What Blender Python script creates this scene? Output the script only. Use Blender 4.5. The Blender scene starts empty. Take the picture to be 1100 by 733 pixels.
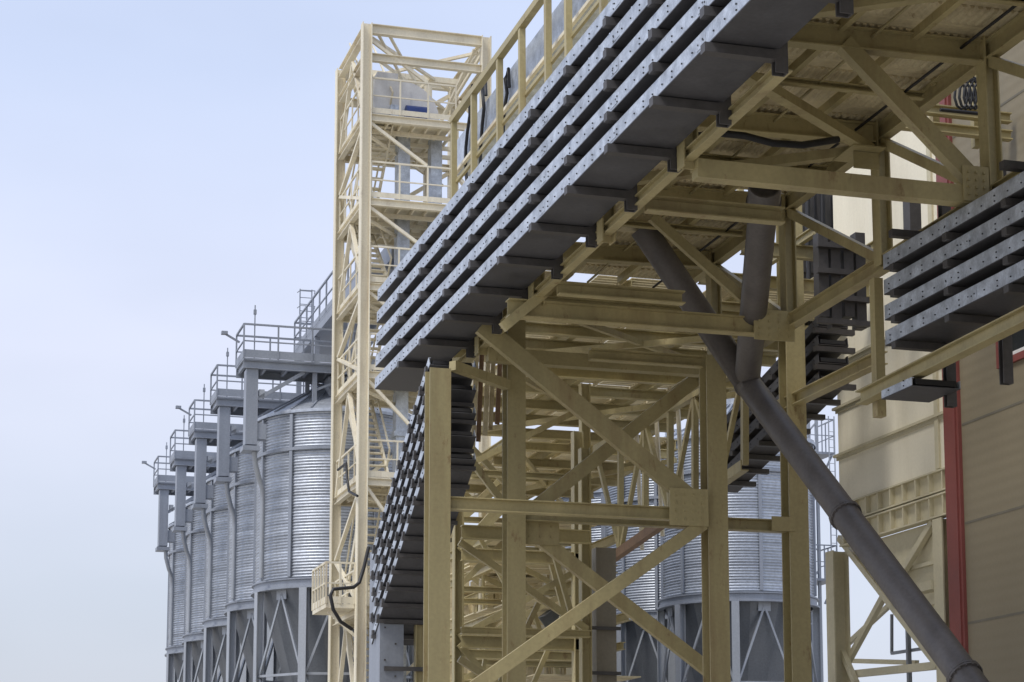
import bpy, math, random
from mathutils import Vector as V, Matrix
R = math.radians
rnd = random.Random(7)
S = bpy.context.scene
COL = S.collection

# ------------------------------------------------------------------ camera
F_PX, PPX, PPY = 2160.0, 550.0, 590.0
PITCH = math.atan(302 / F_PX)
YAW = math.atan(640 * math.cos(PITCH) / F_PX)
EYE = V((0, 0, 1.6))
RT = V((math.cos(YAW), -math.sin(YAW), 0))
H = V((math.sin(YAW), math.cos(YAW), 0))
FW = H * math.cos(PITCH) + V((0, 0, 1)) * math.sin(PITCH)
UP = -H * math.sin(PITCH) + V((0, 0, 1)) * math.cos(PITCH)
cam = bpy.data.objects.new('camera', bpy.data.cameras.new('camera'))
COL.objects.link(cam)
m = Matrix((RT, UP, -FW)).transposed().to_4x4()
m.translation = EYE
cam.matrix_world = m
cam.data.sensor_width = 36
cam.data.lens = F_PX / 1100 * 36
cam.data.shift_y = (PPY - 366.5) / 1100
cam.data.clip_end = 3000
S.camera = cam

def ray(px, py):
    return FW + RT * ((px - PPX) / F_PX) + UP * ((PPY - py) / F_PX)
def aY(px, py, y):          # where the sight line meets the vertical plane Y = y
    r = ray(px, py); return EYE + r * (y / r.y)
def aX(px, py, x):
    r = ray(px, py); return EYE + r * (x / r.x)
def aZ(px, py, z):
    r = ray(px, py); return EYE + r * ((z - EYE.z) / r.z)

# ------------------------------------------------------------------ materials
def mat(name, c, rough=0.55, metal=0.0, var=0.12, scale=3.0, dirt=None, dirt_amt=0.0, bump=0.0, streak=False, fine=18.0, rib=0.0, tone=.0, rust=0.0, ring=False):
    M = bpy.data.materials.new(name); M.use_nodes = True
    nt = M.node_tree; N = nt.nodes; L = nt.links
    b = N['Principled BSDF']
    tc = N.new('ShaderNodeTexCoord')
    mp = N.new('ShaderNodeMapping')
    if streak: mp.inputs['Scale'].default_value = (1, 1, 0.12)
    if ring: mp.inputs['Scale'].default_value = (.12, .12, 7.0)
    geo = N.new('ShaderNodeNewGeometry')
    L.new(geo.outputs['Position'], mp.inputs['Vector'])
    n1 = N.new('ShaderNodeTexNoise'); n1.inputs['Scale'].default_value = scale; n1.inputs['Detail'].default_value = 5
    L.new(mp.outputs['Vector'], n1.inputs['Vector'])
    n2 = N.new('ShaderNodeTexNoise'); n2.inputs['Scale'].default_value = fine; n2.inputs['Detail'].default_value = 3
    L.new(geo.outputs['Position'], n2.inputs['Vector'])
    r1 = N.new('ShaderNodeMapRange'); r1.inputs['From Min'].default_value = .3; r1.inputs['From Max'].default_value = .7
    r1.inputs['To Min'].default_value = 1 - var; r1.inputs['To Max'].default_value = 1 + var
    L.new(n1.outputs['Fac'], r1.inputs['Value'])
    r2 = N.new('ShaderNodeMapRange'); r2.inputs['From Min'].default_value = .3; r2.inputs['From Max'].default_value = .7
    r2.inputs['To Min'].default_value = 1 - var * .5; r2.inputs['To Max'].default_value = 1 + var * .5
    L.new(n2.outputs['Fac'], r2.inputs['Value'])
    mm = N.new('ShaderNodeMath'); mm.operation = 'MULTIPLY'
    L.new(r1.outputs[0], mm.inputs[0]); L.new(r2.outputs[0], mm.inputs[1])
    if tone:
        oi = N.new('ShaderNodeObjectInfo'); rt = N.new('ShaderNodeMapRange')
        rt.inputs['To Min'].default_value = 1 - tone; rt.inputs['To Max'].default_value = 1 + tone
        L.new(oi.outputs['Random'], rt.inputs['Value'])
        m2 = N.new('ShaderNodeMath'); m2.operation = 'MULTIPLY'
        L.new(mm.outputs[0], m2.inputs[0]); L.new(rt.outputs[0], m2.inputs[1]); mm = m2
    sc = N.new('ShaderNodeVectorMath'); sc.operation = 'SCALE'
    sc.inputs[0].default_value = c[:3]
    L.new(mm.outputs[0], sc.inputs['Scale'])
    out = sc.outputs[0]
    if dirt:
        nd = N.new('ShaderNodeTexNoise'); nd.inputs['Scale'].default_value = scale * .8; nd.inputs['Detail'].default_value = 8
        nd.inputs['Roughness'].default_value = .7
        L.new(mp.outputs['Vector'], nd.inputs['Vector'])
        rd = N.new('ShaderNodeMapRange'); rd.inputs['From Min'].default_value = .52; rd.inputs['From Max'].default_value = .72
        rd.inputs['To Max'].default_value = dirt_amt
        L.new(nd.outputs['Fac'], rd.inputs['Value'])
        mx = N.new('ShaderNodeMix'); mx.data_type = 'RGBA'
        L.new(rd.outputs[0], mx.inputs['Factor']); L.new(out, mx.inputs['A']); mx.inputs['B'].default_value = (*dirt, 1)
        out = mx.outputs['Result']
    if rust:
        nr_ = N.new('ShaderNodeTexNoise'); nr_.inputs['Scale'].default_value = 4.5; nr_.inputs['Detail'].default_value = 9; nr_.inputs['Roughness'].default_value = .72
        m3 = N.new('ShaderNodeMapping'); m3.inputs['Scale'].default_value = (1, 1, .45)
        L.new(geo.outputs['Position'], m3.inputs['Vector']); L.new(m3.outputs[0], nr_.inputs['Vector'])
        rq = N.new('ShaderNodeMapRange'); rq.inputs['From Min'].default_value = .60; rq.inputs['From Max'].default_value = .68; rq.inputs['To Max'].default_value = rust
        L.new(nr_.outputs['Fac'], rq.inputs['Value'])
        mr = N.new('ShaderNodeMix'); mr.data_type = 'RGBA'
        L.new(rq.outputs[0], mr.inputs['Factor']); L.new(out, mr.inputs['A']); mr.inputs['B'].default_value = (.17, .085, .035, 1)
        out = mr.outputs['Result']
    L.new(out, b.inputs['Base Color'])
    rr = N.new('ShaderNodeMapRange'); rr.inputs['To Min'].default_value = max(.05, rough - .12); rr.inputs['To Max'].default_value = min(1, rough + .12)
    L.new(n1.outputs['Fac'], rr.inputs['Value']); L.new(rr.outputs[0], b.inputs['Roughness'])
    b.inputs['Metallic'].default_value = metal
    if bump:
        bp = N.new('ShaderNodeBump'); bp.inputs['Strength'].default_value = bump; bp.inputs['Distance'].default_value = .01
        L.new(n2.outputs['Fac'], bp.inputs['Height']); L.new(bp.outputs[0], b.inputs['Normal'])
    if rib:
        wv = N.new('ShaderNodeTexWave'); wv.bands_direction = 'Z'; wv.inputs['Scale'].default_value = rib; wv.inputs['Distortion'].default_value = .15
        L.new(geo.outputs['Position'], wv.inputs['Vector'])
        bw = N.new('ShaderNodeBump'); bw.inputs['Strength'].default_value = .14; bw.inputs['Distance'].default_value = .02
        L.new(wv.outputs['Fac'], bw.inputs['Height']); L.new(bw.outputs[0], b.inputs['Normal'])
    return M

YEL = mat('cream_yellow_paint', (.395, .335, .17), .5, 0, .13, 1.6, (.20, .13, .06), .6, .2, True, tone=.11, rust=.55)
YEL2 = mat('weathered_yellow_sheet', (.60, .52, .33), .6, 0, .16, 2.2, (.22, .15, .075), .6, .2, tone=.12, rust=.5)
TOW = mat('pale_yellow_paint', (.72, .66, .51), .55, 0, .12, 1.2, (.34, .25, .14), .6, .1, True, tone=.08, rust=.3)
GAL = mat('galvanised_steel', (.49, .53, .585), .46, .5, .26, 5.0, (.27, .28, .30), .5, .12, fine=34.0)
DGAL = mat('shaded_tray_steel', (.085, .085, .092), .55, .3, .18, 3.0, (.08, .08, .085), .5, .1)  # galvanised tray steel darkened, underside shade put into the colour
ARM = mat('dark_bracket_steel', (.085, .08, .078), .5, .3, .15, 4.0)
SILO = mat('silo_galvanised_sheet', (.45, .485, .54), .42, .5, .26, .9, (.27, .29, .33), .5, .05, False, 9.0, ring=True)
SGRY = mat('silo_frame_steel', (.29, .315, .36), .5, .3, .12, 1.5, (.16, .17, .19), .4, .1, True)
SLEG = mat('silo_leg_steel', (.37, .395, .43), .5, .3, .12, 1.5, (.3, .31, .33), .4, .1, True)
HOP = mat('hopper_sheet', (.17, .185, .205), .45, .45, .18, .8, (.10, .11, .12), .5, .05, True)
PIPE = mat('grey_chute_paint', (.115, .105, .10), .5, .05, .2, 1.8, (.17, .15, .13), .45, .1, True)
CREAM = mat('cream_cladding', (.80, .75, .60), .55, 0, .06, .7, (.52, .45, .31), .4, .05, True)
CRIB = mat('cream_rib_paint', (.58, .53, .37), .55, 0, .08, 1.4, (.34, .29, .18), .4, .1)
BEIGE = mat('beige_wall_panel', (.235, .20, .132), .6, 0, .07, .6, (.25, .21, .14), .45, .05, True, rib=1.6)
RED = mat('dark_red_trim', (.21, .058, .048), .5, 0, .10, 1.5, (.16, .03, .025), .35)
GLASS = mat('window_glass', (.02, .025, .03), .12, 0, .1, 1)
BLUE = mat('blue_motor_paint', (.03, .06, .22), .45, 0, .1, 3)
DUCT = mat('dull_duct_paint', (.23, .205, .155), .55, 0, .12, 1.6, (.15, .12, .08), .5, .1, True)
RUB = mat('black_rubber', (.015, .015, .017), .5, 0, .15, 3)
RUST = mat('rust_red_primer', (.20, .125, .075), .65, 0, .2, 2.0)
GRND = mat('concrete_ground', (.44, .41, .36), .9, 0, .2, .15, (.24, .22, .19), .6, .3)
HEADP = mat('pale_grey_paint', (.60, .61, .63), .5, 0, .1, 1.2, (.4, .38, .35), .4, .05, True)
WHITE = mat('white_plastic', (.75, .75, .72), .4, 0, .05, 2)

# ------------------------------------------------------------------ mesh helper
OFF = {}
class MB:
    def __init__(s): s.v = []; s.f = []; s.m = []; s.sm = []
    def add(s, vs, fs, mi=0, smooth=False):
        o = len(s.v); s.v += [V(p) for p in vs]
        for f in fs: s.f.append([i + o for i in f]); s.m.append(mi); s.sm.append(smooth)
    def frame(s, c, ax, ay, az, hx, hy, hz, mi=0):
        P = [c + ax * (hx * i) + ay * (hy * j) + az * (hz * k) for k in (-1, 1) for j in (-1, 1) for i in (-1, 1)]
        s.add(P, [(0, 2, 3, 1), (4, 5, 7, 6), (0, 1, 5, 4), (2, 6, 7, 3), (0, 4, 6, 2), (1, 3, 7, 5)], mi)
    def box(s, x0, x1, y0, y1, z0, z1, mi=0):
        s.frame(V(((x0 + x1) / 2, (y0 + y1) / 2, (z0 + z1) / 2)), V((1, 0, 0)), V((0, 1, 0)), V((0, 0, 1)), abs(x1 - x0) / 2, abs(y1 - y0) / 2, abs(z1 - z0) / 2, mi)
        return s
    def beam(s, a, b, w=.15, h=.2, kind='box', up=(0, 0, 1), t=.02, mi=0, ext=0):
        """w: across, h: along 'up'"""
        a = V(a); b = V(b); d = (b - a)
        if d.length < 1e-6: return s
        d.normalize(); a = a - d * ext; b = b + d * ext
        u = V(up)
        if abs(d.dot(u)) > .97: u = V((0, 1, 0)) if abs(d.y) < .9 else V((1, 0, 0))
        sd = d.cross(u).normalized(); u = sd.cross(d).normalized()
        c = (a + b) / 2; hl = (b - a).length / 2
        if kind == 'box': s.frame(c, sd, u, d, w / 2, h / 2, hl, mi)
        elif kind == 'I':
            for k in (-1, 1): s.frame(c + u * (k * (h / 2 - t / 2)), sd, u, d, w / 2, t / 2, hl, mi)
            s.frame(c, sd, u, d, t * .4, h / 2 - t, hl, mi)
        elif kind == 'C':
            for k in (-1, 1): s.frame(c + u * (k * (h / 2 - t / 2)), sd, u, d, w / 2, t / 2, hl, mi)
            s.frame(c - sd * (w / 2 - t / 2), sd, u, d, t / 2, h / 2 - t, hl, mi)
        elif kind == 'L':
            s.frame(c - u * (h / 2 - t / 2), sd, u, d, w / 2, t / 2, hl, mi)
            s.frame(c - sd * (w / 2 - t / 2) + u * (t / 2), sd, u, d, t / 2, h / 2 - t / 2, hl, mi)
        return s
    def tube(s, pts, r, n=8, mi=0, cap=True):
        pts = [V(p) for p in pts]; rings = []
        prev = None
        for i, p in enumerate(pts):
            d = (pts[min(i + 1, len(pts) - 1)] - pts[max(i - 1, 0)]).normalized()
            if prev is None:
                u = V((0, 0, 1)) if abs(d.z) < .95 else V((1, 0, 0))
                a = d.cross(u).normalized()
            else: a = (prev - d * prev.dot(d)).normalized()
            prev = a; b = d.cross(a)
            rr = r[i] if isinstance(r, (list, tuple)) else r
            rings.append([p + (a * math.cos(2 * math.pi * k / n) + b * math.sin(2 * math.pi * k / n)) * rr for k in range(n)])
        vs = [q for g in rings for q in g]; fs = []
        for i in range(len(rings) - 1):
            for k in range(n):
                fs.append((i * n + k, i * n + (k + 1) % n, (i + 1) * n + (k + 1) % n, (i + 1) * n + k))
        s.add(vs, fs, mi, True)
        if cap:
            s.add(rings[0], [tuple(range(n - 1, -1, -1))], mi); s.add(rings[-1], [tuple(range(n))], mi)
        return s
    def lathe(s, prof, n=64, c=(0, 0, 0), mi=0, smooth=True, a0=0, a1=2 * math.pi):
        c = V(c); full = abs(a1 - a0 - 2 * math.pi) < 1e-6
        m_ = n if full else n + 1
        vs = [c + V((r * math.cos(a0 + (a1 - a0) * k / n), r * math.sin(a0 + (a1 - a0) * k / n), z)) for r, z in prof for k in range(m_)]
        fs = []
        for i in range(len(prof) - 1):
            for k in range(n):
                k2 = (k + 1) % m_ if full else k + 1
                fs.append((i * m_ + k, i * m_ + k2, (i + 1) * m_ + k2, (i + 1) * m_ + k))
        s.add(vs, fs, mi, smooth); return s
    def build(s, name, mats, parent=None):
        if not isinstance(mats, (list, tuple)): mats = [mats]
        off = OFF.get(parent.name, V((0, 0, 0))) if parent else V((0, 0, 0))
        me = bpy.data.meshes.new(name)
        me.from_pydata([tuple(p - off) for p in s.v], [], s.f)
        for q in mats: me.materials.append(q)
        me.polygons.foreach_set('material_index', s.m)
        me.polygons.foreach_set('use_smooth', s.sm)
        me.update()
        o = bpy.data.objects.new(name, me); COL.objects.link(o)
        if parent: o.parent = parent
        OFF[o.name] = off
        return o

def tag(o, label, cat, group=None):
    o['label'] = label; o['category'] = cat
    if group: o['group'] = group
    return o
def thing(name, label, cat, loc, group=None):
    o = bpy.data.objects.new(name, None); COL.objects.link(o)
    o.location = loc; o.empty_display_size = .3
    OFF[o.name] = V(loc)
    return tag(o, label, cat, group)
def boltgrid(mb, x0, x1, z0, z1, y, nx, nz, r=.016):
    for i in range(nx):
        for j in range(nz):
            x = x0 + (x1 - x0) * (i + .5) / nx; z = z0 + (z1 - z0) * (j + .5) / nz
            mb.box(x - r, x + r, y - .022, y - .001, z - r, z + r, 0)
    return mb
def one(mb, name, mats, label, cat, group=None):
    return tag(mb.build(name, mats), label, cat, group)
def copy_tree(o, parent=None):
    c = o.copy(); COL.objects.link(c)
    if parent: c.parent = parent
    for ch in list(o.children): copy_tree(ch, c)
    return c
def beam_part(name, parent, a, b, w, h, kind='box', M=None, up=(0, 0, 1), t=.02, ext=0):
    return MB().beam(a, b, w, h, kind, up, t, 0, ext).build(name, M or YEL, parent)
def railing(pts, h=1.1, step=1.2, r=.025, toe=.14, mid=1):
    """handrail along a polyline of floor points"""
    mb = MB()
    for i in range(len(pts) - 1):
        a = V(pts[i]); b = V(pts[i + 1]); n = max(1, round((b - a).length / step))
        z = V((0, 0, 1))
        mb.beam(a + z * h, b + z * h, r * 2, r * 2)
        for k in range(1, mid + 1): mb.beam(a + z * (h * k / (mid + 1)), b + z * (h * k / (mid + 1)), r * 1.4, r * 1.4)
        if toe: mb.beam(a + z * (toe / 2 + .01), b + z * (toe / 2 + .01), .012, toe)
        for k in range(n + 1):
            if k == 0 and i > 0: continue
            p = a.lerp(b, k / n)
            mb.beam(p, p + z * (h - r), r * 1.8, r * 1.8)
    return mb

# ------------------------------------------------------------------ ground
g = MB(); g.add([(-1500, -300, 0), (1500, -300, 0), (1500, 2500, 0), (-1500, 2500, 0)], [(0, 1, 2, 3)])
go = g.build('ground', GRND); go['kind'] = 'structure'

# ------------------------------------------------------------------ grain silos
RS, ZB, ZE, ZA = 2.7, 9.5, 15.0, 16.5
def make_silo(label, platform=True):
    t = thing('grain_silo', label, 'silo', (0, 0, 0), None)
    pr = []; nr = 56; z = ZB; dz = (ZE - ZB) / nr
    for i in range(nr):
        for k in range(4):
            pr.append((RS - .022 + .022 * math.cos(2 * math.pi * k / 4), z + dz * k / 4))
        z += dz
    pr.append((RS, ZE))
    MB().lathe(pr, 72).build('wall', SILO, t)
    rf = MB().lathe([(RS + .1, ZE - .1), (RS + .1, ZE), (.35, ZA - .05), (.35, ZA + .25), (0.01, ZA + .3)], 48, smooth=False)
    r_ = rf.build('roof', SILO, t)
    for k in range(24):
        a = 2 * math.pi * k / 24; ca, sa = math.cos(a), math.sin(a)
        MBr = MB().beam(V((ca * (RS + .08), sa * (RS + .08), ZE + .03)), V((ca * .4, sa * .4, ZA - .03)), .05, .05)
        MBr.build('roof_rib', SGRY, r_)
    st = 12
    for k in range(st):
        a = 2 * math.pi * (k + .5) / st; c = V((math.cos(a), math.sin(a), 0))
        MB().beam(c * (RS + .035) + V((0, 0, ZB + .1)), c * (RS + .035) + V((0, 0, ZE - .12)), .11, .07, up=c).build('stiffener', SGRY, t)
    MB().lathe([(RS + .02, ZE - 1.32), (RS + .09, ZE - 1.32), (RS + .09, ZE - 1.22), (RS + .02, ZE - 1.22)], 60, smooth=False).build('wind_ring', SGRY, t)
    MB().lathe([(RS - .1, ZB - .28), (RS + .12, ZB - .28), (RS + .12, ZB - .22), (RS + .03, ZB - .2), (RS + .03, ZB - .02), (RS + .1, ZB), (RS + .1, ZB + .04), (RS, ZB + .05)], 72, smooth=False).build('ring_beam', SGRY, t)
    MB().lathe([(RS - .12, ZB - .2), (.3, 1.7), (.3, 1.2)], 16, smooth=False).build('hopper', HOP, t)
    nl = 8; legs = []
    for k in range(nl):
        a = 2 * math.pi * (k + .25) / nl; p = V((math.cos(a) * RS, math.sin(a) * RS, 0)); legs.append(p)
        MB().beam(p, p + V((0, 0, ZB - .28)), .26, .26, 'I', up=V((math.cos(a), math.sin(a), 0)), t=.03).build('leg', SLEG, t)
    for k in range(nl):
        p, q = legs[k], legs[(k + 1) % nl]; mid = (p + q) / 2
        b = MB()
        lv = [ZB - .45, ZB - 3.0, ZB - 5.6, ZB - 8.4]
        top = mid + V((0, 0, ZB - .4))
        b.beam(p.lerp(q, .03) + V((0, 0, lv[1])), top, .07, .07); b.beam(q.lerp(p, .03) + V((0, 0, lv[1])), top, .07, .07)
        b.beam(p + V((0, 0, lv[1])), q + V((0, 0, lv[1])), .08, .08)
        lo = mid + V((0, 0, lv[2]))
        b.beam(p.lerp(q, .03) + V((0, 0, lv[1] - .1)), lo, .07, .07); b.beam(q.lerp(p, .03) + V((0, 0, lv[1] - .1)), lo, .07, .07)
        b.beam(p + V((0, 0, lv[2])), q + V((0, 0, lv[2])), .08, .08)
        d = (q - p).normalized()
        b.frame(top + V((0, 0, -.02)), d, V((0, 0, 1)), d.cross(V((0, 0, 1))), .22, .16, .02)
        b.build('cross_brace', SLEG, t)
    if platform:
        zf = 16.6; y0, y1 = -2.1, -.5; x0, x1 = -3.55, .9
        pf = MB().box(x0, x1, y0, y1, zf - .06, zf)
        for yy in (y0 + .06, y1 - .06): pf.beam((x0, yy, zf - .2), (x1, yy, zf - .2), .1, .26, 'C')
        for k in range(7):
            xx = x0 + .1 + k * .7; pf.beam((xx, y0 + .12, zf - .145), (xx, y1 - .12, zf - .145), .08, .16)
        p_ = pf.build('platform', SGRY, t)
        railing([(x1, y0, zf), (x0, y0, zf), (x0, y1, zf), (x1, y1, zf)], 1.1, 1.25, .028, .26).build('railing', SGRY, p_)
        MB().beam((x0 + .35, y0 + .05, zf), (x0 + .35, y0 + .05, zf + 1.75), .035, .035).beam((x0 + .35, y0 + .05, zf + 1.45), (x0 + .35, y0 + .05, zf + 1.6), .09, .09).build('lightning_rod', SGRY, p_)
        ps = MB().box(x0 + .12, x0 + .5, y0 + .1, y0 + .62, 13.8, zf - .34).box(x0 + .04, x0 + .58, y0 + .02, y0 + .7, 13.6, 13.75).box(x0 + .5, x0 + .8, y0 + .15, y0 + .55, 14.0, 14.5)
        ps.build('bracket_post', SGRY, t)
        MB().box(x0 + .54, x0 + .72, y0 + .14, y0 + .3, 15.35, 15.62).build('junction_box', SLEG, t)
        MB().beam((x0 + .5, y0 + .2, 15.3), (x0 + 2.0, y0 + .2, zf - .33), .12, .12).build('diagonal_strut', SGRY, t)
        for xx, yy in ((-1.2, y0 + .2), (0, y0 + .2), (-1.2, y1 - .1), (.6, y1 - .1), (.7, y0 + .3)):
            rr = math.hypot(xx, yy); zz = ZE + (RS - rr) / RS * (ZA - ZE)
            MB().beam((xx, yy, zz), (xx, yy, zf - .33), .14, .14).build('support_strut', SGRY, t)
        MB().beam((-1.2, y0 + .2, 15.7), (0, y0 + .2, zf - .35), .08, .08).build('strut_brace', SGRY, t)
        MB().beam((.6, y1 - .1, 16), (-1.2, y1 - .1, zf - .35), .08, .08).build('strut_brace', SGRY, t)
        # filling spouts below the platform
        MB().box(-.7, -.1, -1.7, -1.0, 15.6, 16.25).box(.2, .75, -1.8, -1.2, 15.7, 16.25).build('filling_spout', SGRY, t)
        MB().tube([(x0 + .45, y0 + .3, 13.6), (x0 + .47, y0 + .32, 13.3), (x0 + .62, y0 + .5, 12.85), (x0 + .8, y0 + .75, 12.5), (x0 + .82, y0 + .8, 12.1), (x0 + .82, y0 + .8, 9.6)], .085, 8).build('spout_pipe', SLEG, t)
    return t
SY = 6.02; S0 = (13.02, 64.9, 0)
lab1 = ['corrugated steel silo nearest the yellow stair tower, largest in the left row',
        'second silo of the left row, half hidden behind the nearest one',
        'middle silo of the left row, third away from the yellow tower',
        'narrow visible strip of silver silo, fourth along the left row',
        'farthest silver silo at the left end of the row against open sky']
proto = make_silo(lab1[0])
for k in range(5):
    o = proto if k == 0 else copy_tree(proto)
    o.location = (S0[0], S0[1] + SY * k, 0); o['label'] = lab1[k]; o['group'] = 'corrugated steel silos in two rows'
    if k in (0, 2, 4):
        fl = MB().beam((S0[0] - 3.58, S0[1] + SY * k - 1.4, 17.25), (S0[0] - 4.05, S0[1] + SY * k - 1.4, 17.5), .06, .06)
        fl.frame(V((S0[0] - 4.08, S0[1] + SY * k - 1.4, 17.53)), V((1, 0, 0)), V((0, 1, 0)), V((0, 0, 1)), .1, .09, .05)
        one(fl, 'flood_light', SGRY, ['small floodlight arm on the nearest silo platform', '', 'small floodlight arm on the middle silo platform', '', 'small floodlight arm on the farthest silo platform'][k], 'lamp', 'floodlights on silo platforms')
lab2 = ['silver hopper silo framed between the two right columns of the yellow trestle', 'shaded silo behind, left of the trestle silo in the right row', 'third silo of the right row, mostly hidden by yellow steelwork']
p2 = make_silo(lab2[0], False)
for k in range(3):
    o = p2 if k == 0 else copy_tree(p2)
    o.location = (27.25, 64.8 + SY * k, 0); o.rotation_euler.z = R(9)
    o['label'] = lab2[k]; o['group'] = 'corrugated steel silos in two rows'

# elevated conveyor from tower over the silos
t = thing('silo_conveyor', 'grey elevated conveyor walkway with handrails running from the yellow tower over the silos', 'conveyor', (13.6, 61.0, 19.45))
MB().box(13.0, 14.9, 61.1, 73.5, 19.4, 19.47).beam((13.05, 61.1, 19.25), (13.05, 73.5, 19.25), .1, .28, 'C').beam((14.85, 61.1, 19.25), (14.85, 73.5, 19.25), .1, .28, 'C').build('walkway_deck', SGRY, t)
railing([(13.0, 61.1, 19.47), (13.0, 73.5, 19.47), (14.9, 73.5, 19.47)], 1.15, 1.3, .03, .2).build('railing', SGRY, t)
MB().box(13.9, 14.6, 61.1, 73.3, 19.75, 20.4).build('conveyor_casing', SGRY, t)
for yy in (63.5, 69.5, 73):
    b = MB()
    for xx in (13.1, 14.8): b.beam((xx, yy, 16.3), (xx, yy, 19.1), .18, .18)
    b.beam((13.1, yy, 16.5), (14.8, yy, 19.0), .09, .09)
    b.build('support_post', SGRY, t)
cg = MB()
for xx in (13.15, 13.6):
    cg.beam((xx, 73.3, 19.47), (xx, 73.3, 21.9), .04, .04)
for k in range(9): cg.beam((13.15, 73.3, 19.75 + k * .26), (13.6, 73.3, 19.75 + k * .26), .025, .025)
for k in range(4): cg.tube([(13.15 - .1, 73.3, 19.95 + k * .6), (13.1, 72.9, 19.95 + k * .6), (13.65, 72.9, 19.95 + k * .6), (13.7, 73.3, 19.95 + k * .6)], .018, 5)
cg.build('ladder', SGRY, t)
# long conveyor on top of the silos
t = thing('roof_conveyor', 'dark grey conveyor trough lying along the silo roofs behind the platforms', 'conveyor', (13.8, 65, 16.9))
MB().box(13.9, 14.7, 66, 95, 16.75, 17.4).build('trough', SGRY, t)
MB().beam((13.85, 66, 16.62), (13.85, 95, 16.62), .1, .25, 'C').beam((14.75, 66, 16.62), (14.75, 95, 16.62), .1, .25, 'C').build('side_channel', SGRY, t)

# ladder mast beside the right silo
t = thing('ladder_mast', 'thin grey ladder mast with small railed landings right of the trestle silo', 'ladder', (30.6, 66, 0))
b = MB()
for xx, yy in ((30.2, 65.6), (30.75, 65.6), (30.2, 66.3), (30.75, 66.3)): b.beam((xx, yy, 0), (xx, yy, 17.0), .1, .1)
for k in range(12): b.beam((30.2, 65.6, .8 + k * 1.35), (30.75, 65.6, .8 + k * 1.35 + (.6 if k % 2 else 0)), .06, .06)
b.build('mast_frame', SLEG, t)
for z in (15.1, 10.5):
    p = MB().box(30.25, 31.25, 65.2, 66.6, z - .08, z).beam((30.8, 65.3, z - .9), (31.2, 65.3, z - .1), .06, .06).build('landing', SGRY, t)
    railing([(30.3, 65.2, z), (31.25, 65.2, z), (31.25, 66.6, z)], 1.2, .6, .02, 0).build('railing', SGRY, p)
b = MB()
for xx in (31.0, 31.22): b.beam((xx, 65.1, 2), (xx, 65.1, 16.4), .035, .035)
for k in range(48): b.beam((31.0, 65.1, 2.2 + k * .29), (31.22, 65.1, 2.2 + k * .29), .02, .02)
b.build('ladder', SLEG, t)

# ------------------------------------------------------------------ stair tower
TX0, TX1, TY0, TY1, TZ = 12.12, 15.85, 56.9, 60.8, 25.75
t = thing('stair_tower', 'tall open stair tower of pale yellow steel with railed floors', 'tower', (14, 58.5, 0))
TOWER = t
for x in (TX0, TX1):
    for y in (TY0, TY1):
        MB().beam((x, y, 0), (x, y, TZ), .3, .3, 'I', up=(1, 0, 0), t=.03).build('column', TOW, t)
MB().beam((14.75, TY1 - 1.0, 0), (14.75, TY1 - 1.0, 25.1), .22, .22).build('column', TOW, t)
def rect_beams(z, w, h, name):
    b = MB()
    b.beam((TX0 + .15, TY0, z), (TX1 - .15, TY0, z), w, h, 'I'); b.beam((TX0 + .15, TY1, z), (TX1 - .15, TY1, z), w, h, 'I')
    b.beam((TX0, TY0 + .15, z), (TX0, TY1 - .15, z), w, h, 'I'); b.beam((TX1, TY0 + .15, z), (TX1, TY1 - .15, z), w, h, 'I')
    return b.build(name, TOW, t)
rect_beams(TZ - .16, .2, .3, 'roof_beam')
rect_beams(TZ - 1.05, .18, .24, 'roof_beam')
b = MB()
zt = TZ - .35
b.beam((TX0 + .2, TY0 + .2, zt), (TX1 - .2, TY1 - .2, zt), .09, .09); b.beam((TX1 - .2, TY0 + .2, zt - .1), (TX0 + .2, TY1 - .2, zt - .1), .09, .09)
b.beam((TX0 + .1, TY1 - .9, zt), (TX1 - .1, TY1 - .9, zt), .1, .18); b.beam((TX0 + .4, TY0 + .15, zt + .1), (14.75, TY1 - 1.05, zt - 1.6), .07, .07); b.beam((TX0 + .75, TY0 + .15, zt + .1), (15.2, TY1 - 1.05, zt - 1.7), .07, .07)
b.beam((14.8, TY1 - 1, zt), (13.0, TY1 - .6, zt - 2.1), .07, .07); b.beam((TX1, TY0 + .2, zt), (14.9, TY1 - 1, zt - 1.9), .08, .08); b.beam((TX1 - .3, TY0 + .2, zt), (14.75, TY1 - 1, zt - 2.4), .08, .08)
b.build('roof_brace', TOW, t)
floors = [22.95, 20.33, 17.72, 15.05, 11.85, 8.08, 4.2]
for i, z in enumerate(floors):
    hx = 14.9
    f = MB()
    f.box(TX0 + .12, hx, TY0 + .12, TY1 - .12, z - .04, z)
    for k in range(7):
        xx = TX0 + .35 + k * .42; f.beam((xx, TY0 + .1, z - .11), (xx, TY1 - .1, z - .11), .05, .12)
    for yy in (TY0 + .9, TY0 + 1.8, TY0 + 2.6): f.beam((TX0 + .1, yy, z - .24), (TX1 - .1, yy, z - .24), .1, .12)
    f.build('floor', TOW, t)
    rect_beams(z - .14, .16, .22, 'floor_beam')
    railing([(TX0, TY1 - .1, z), (TX0 - .02, TY0 + .1, z), (TX0 - .02 + .2, TY0 - .05, z), (hx, TY0 - .05, z)], 1.1, .95, .026, .16).build('railing', TOW, t)
zs = [0.3] + sorted(floors) + [TZ - .2]
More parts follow.
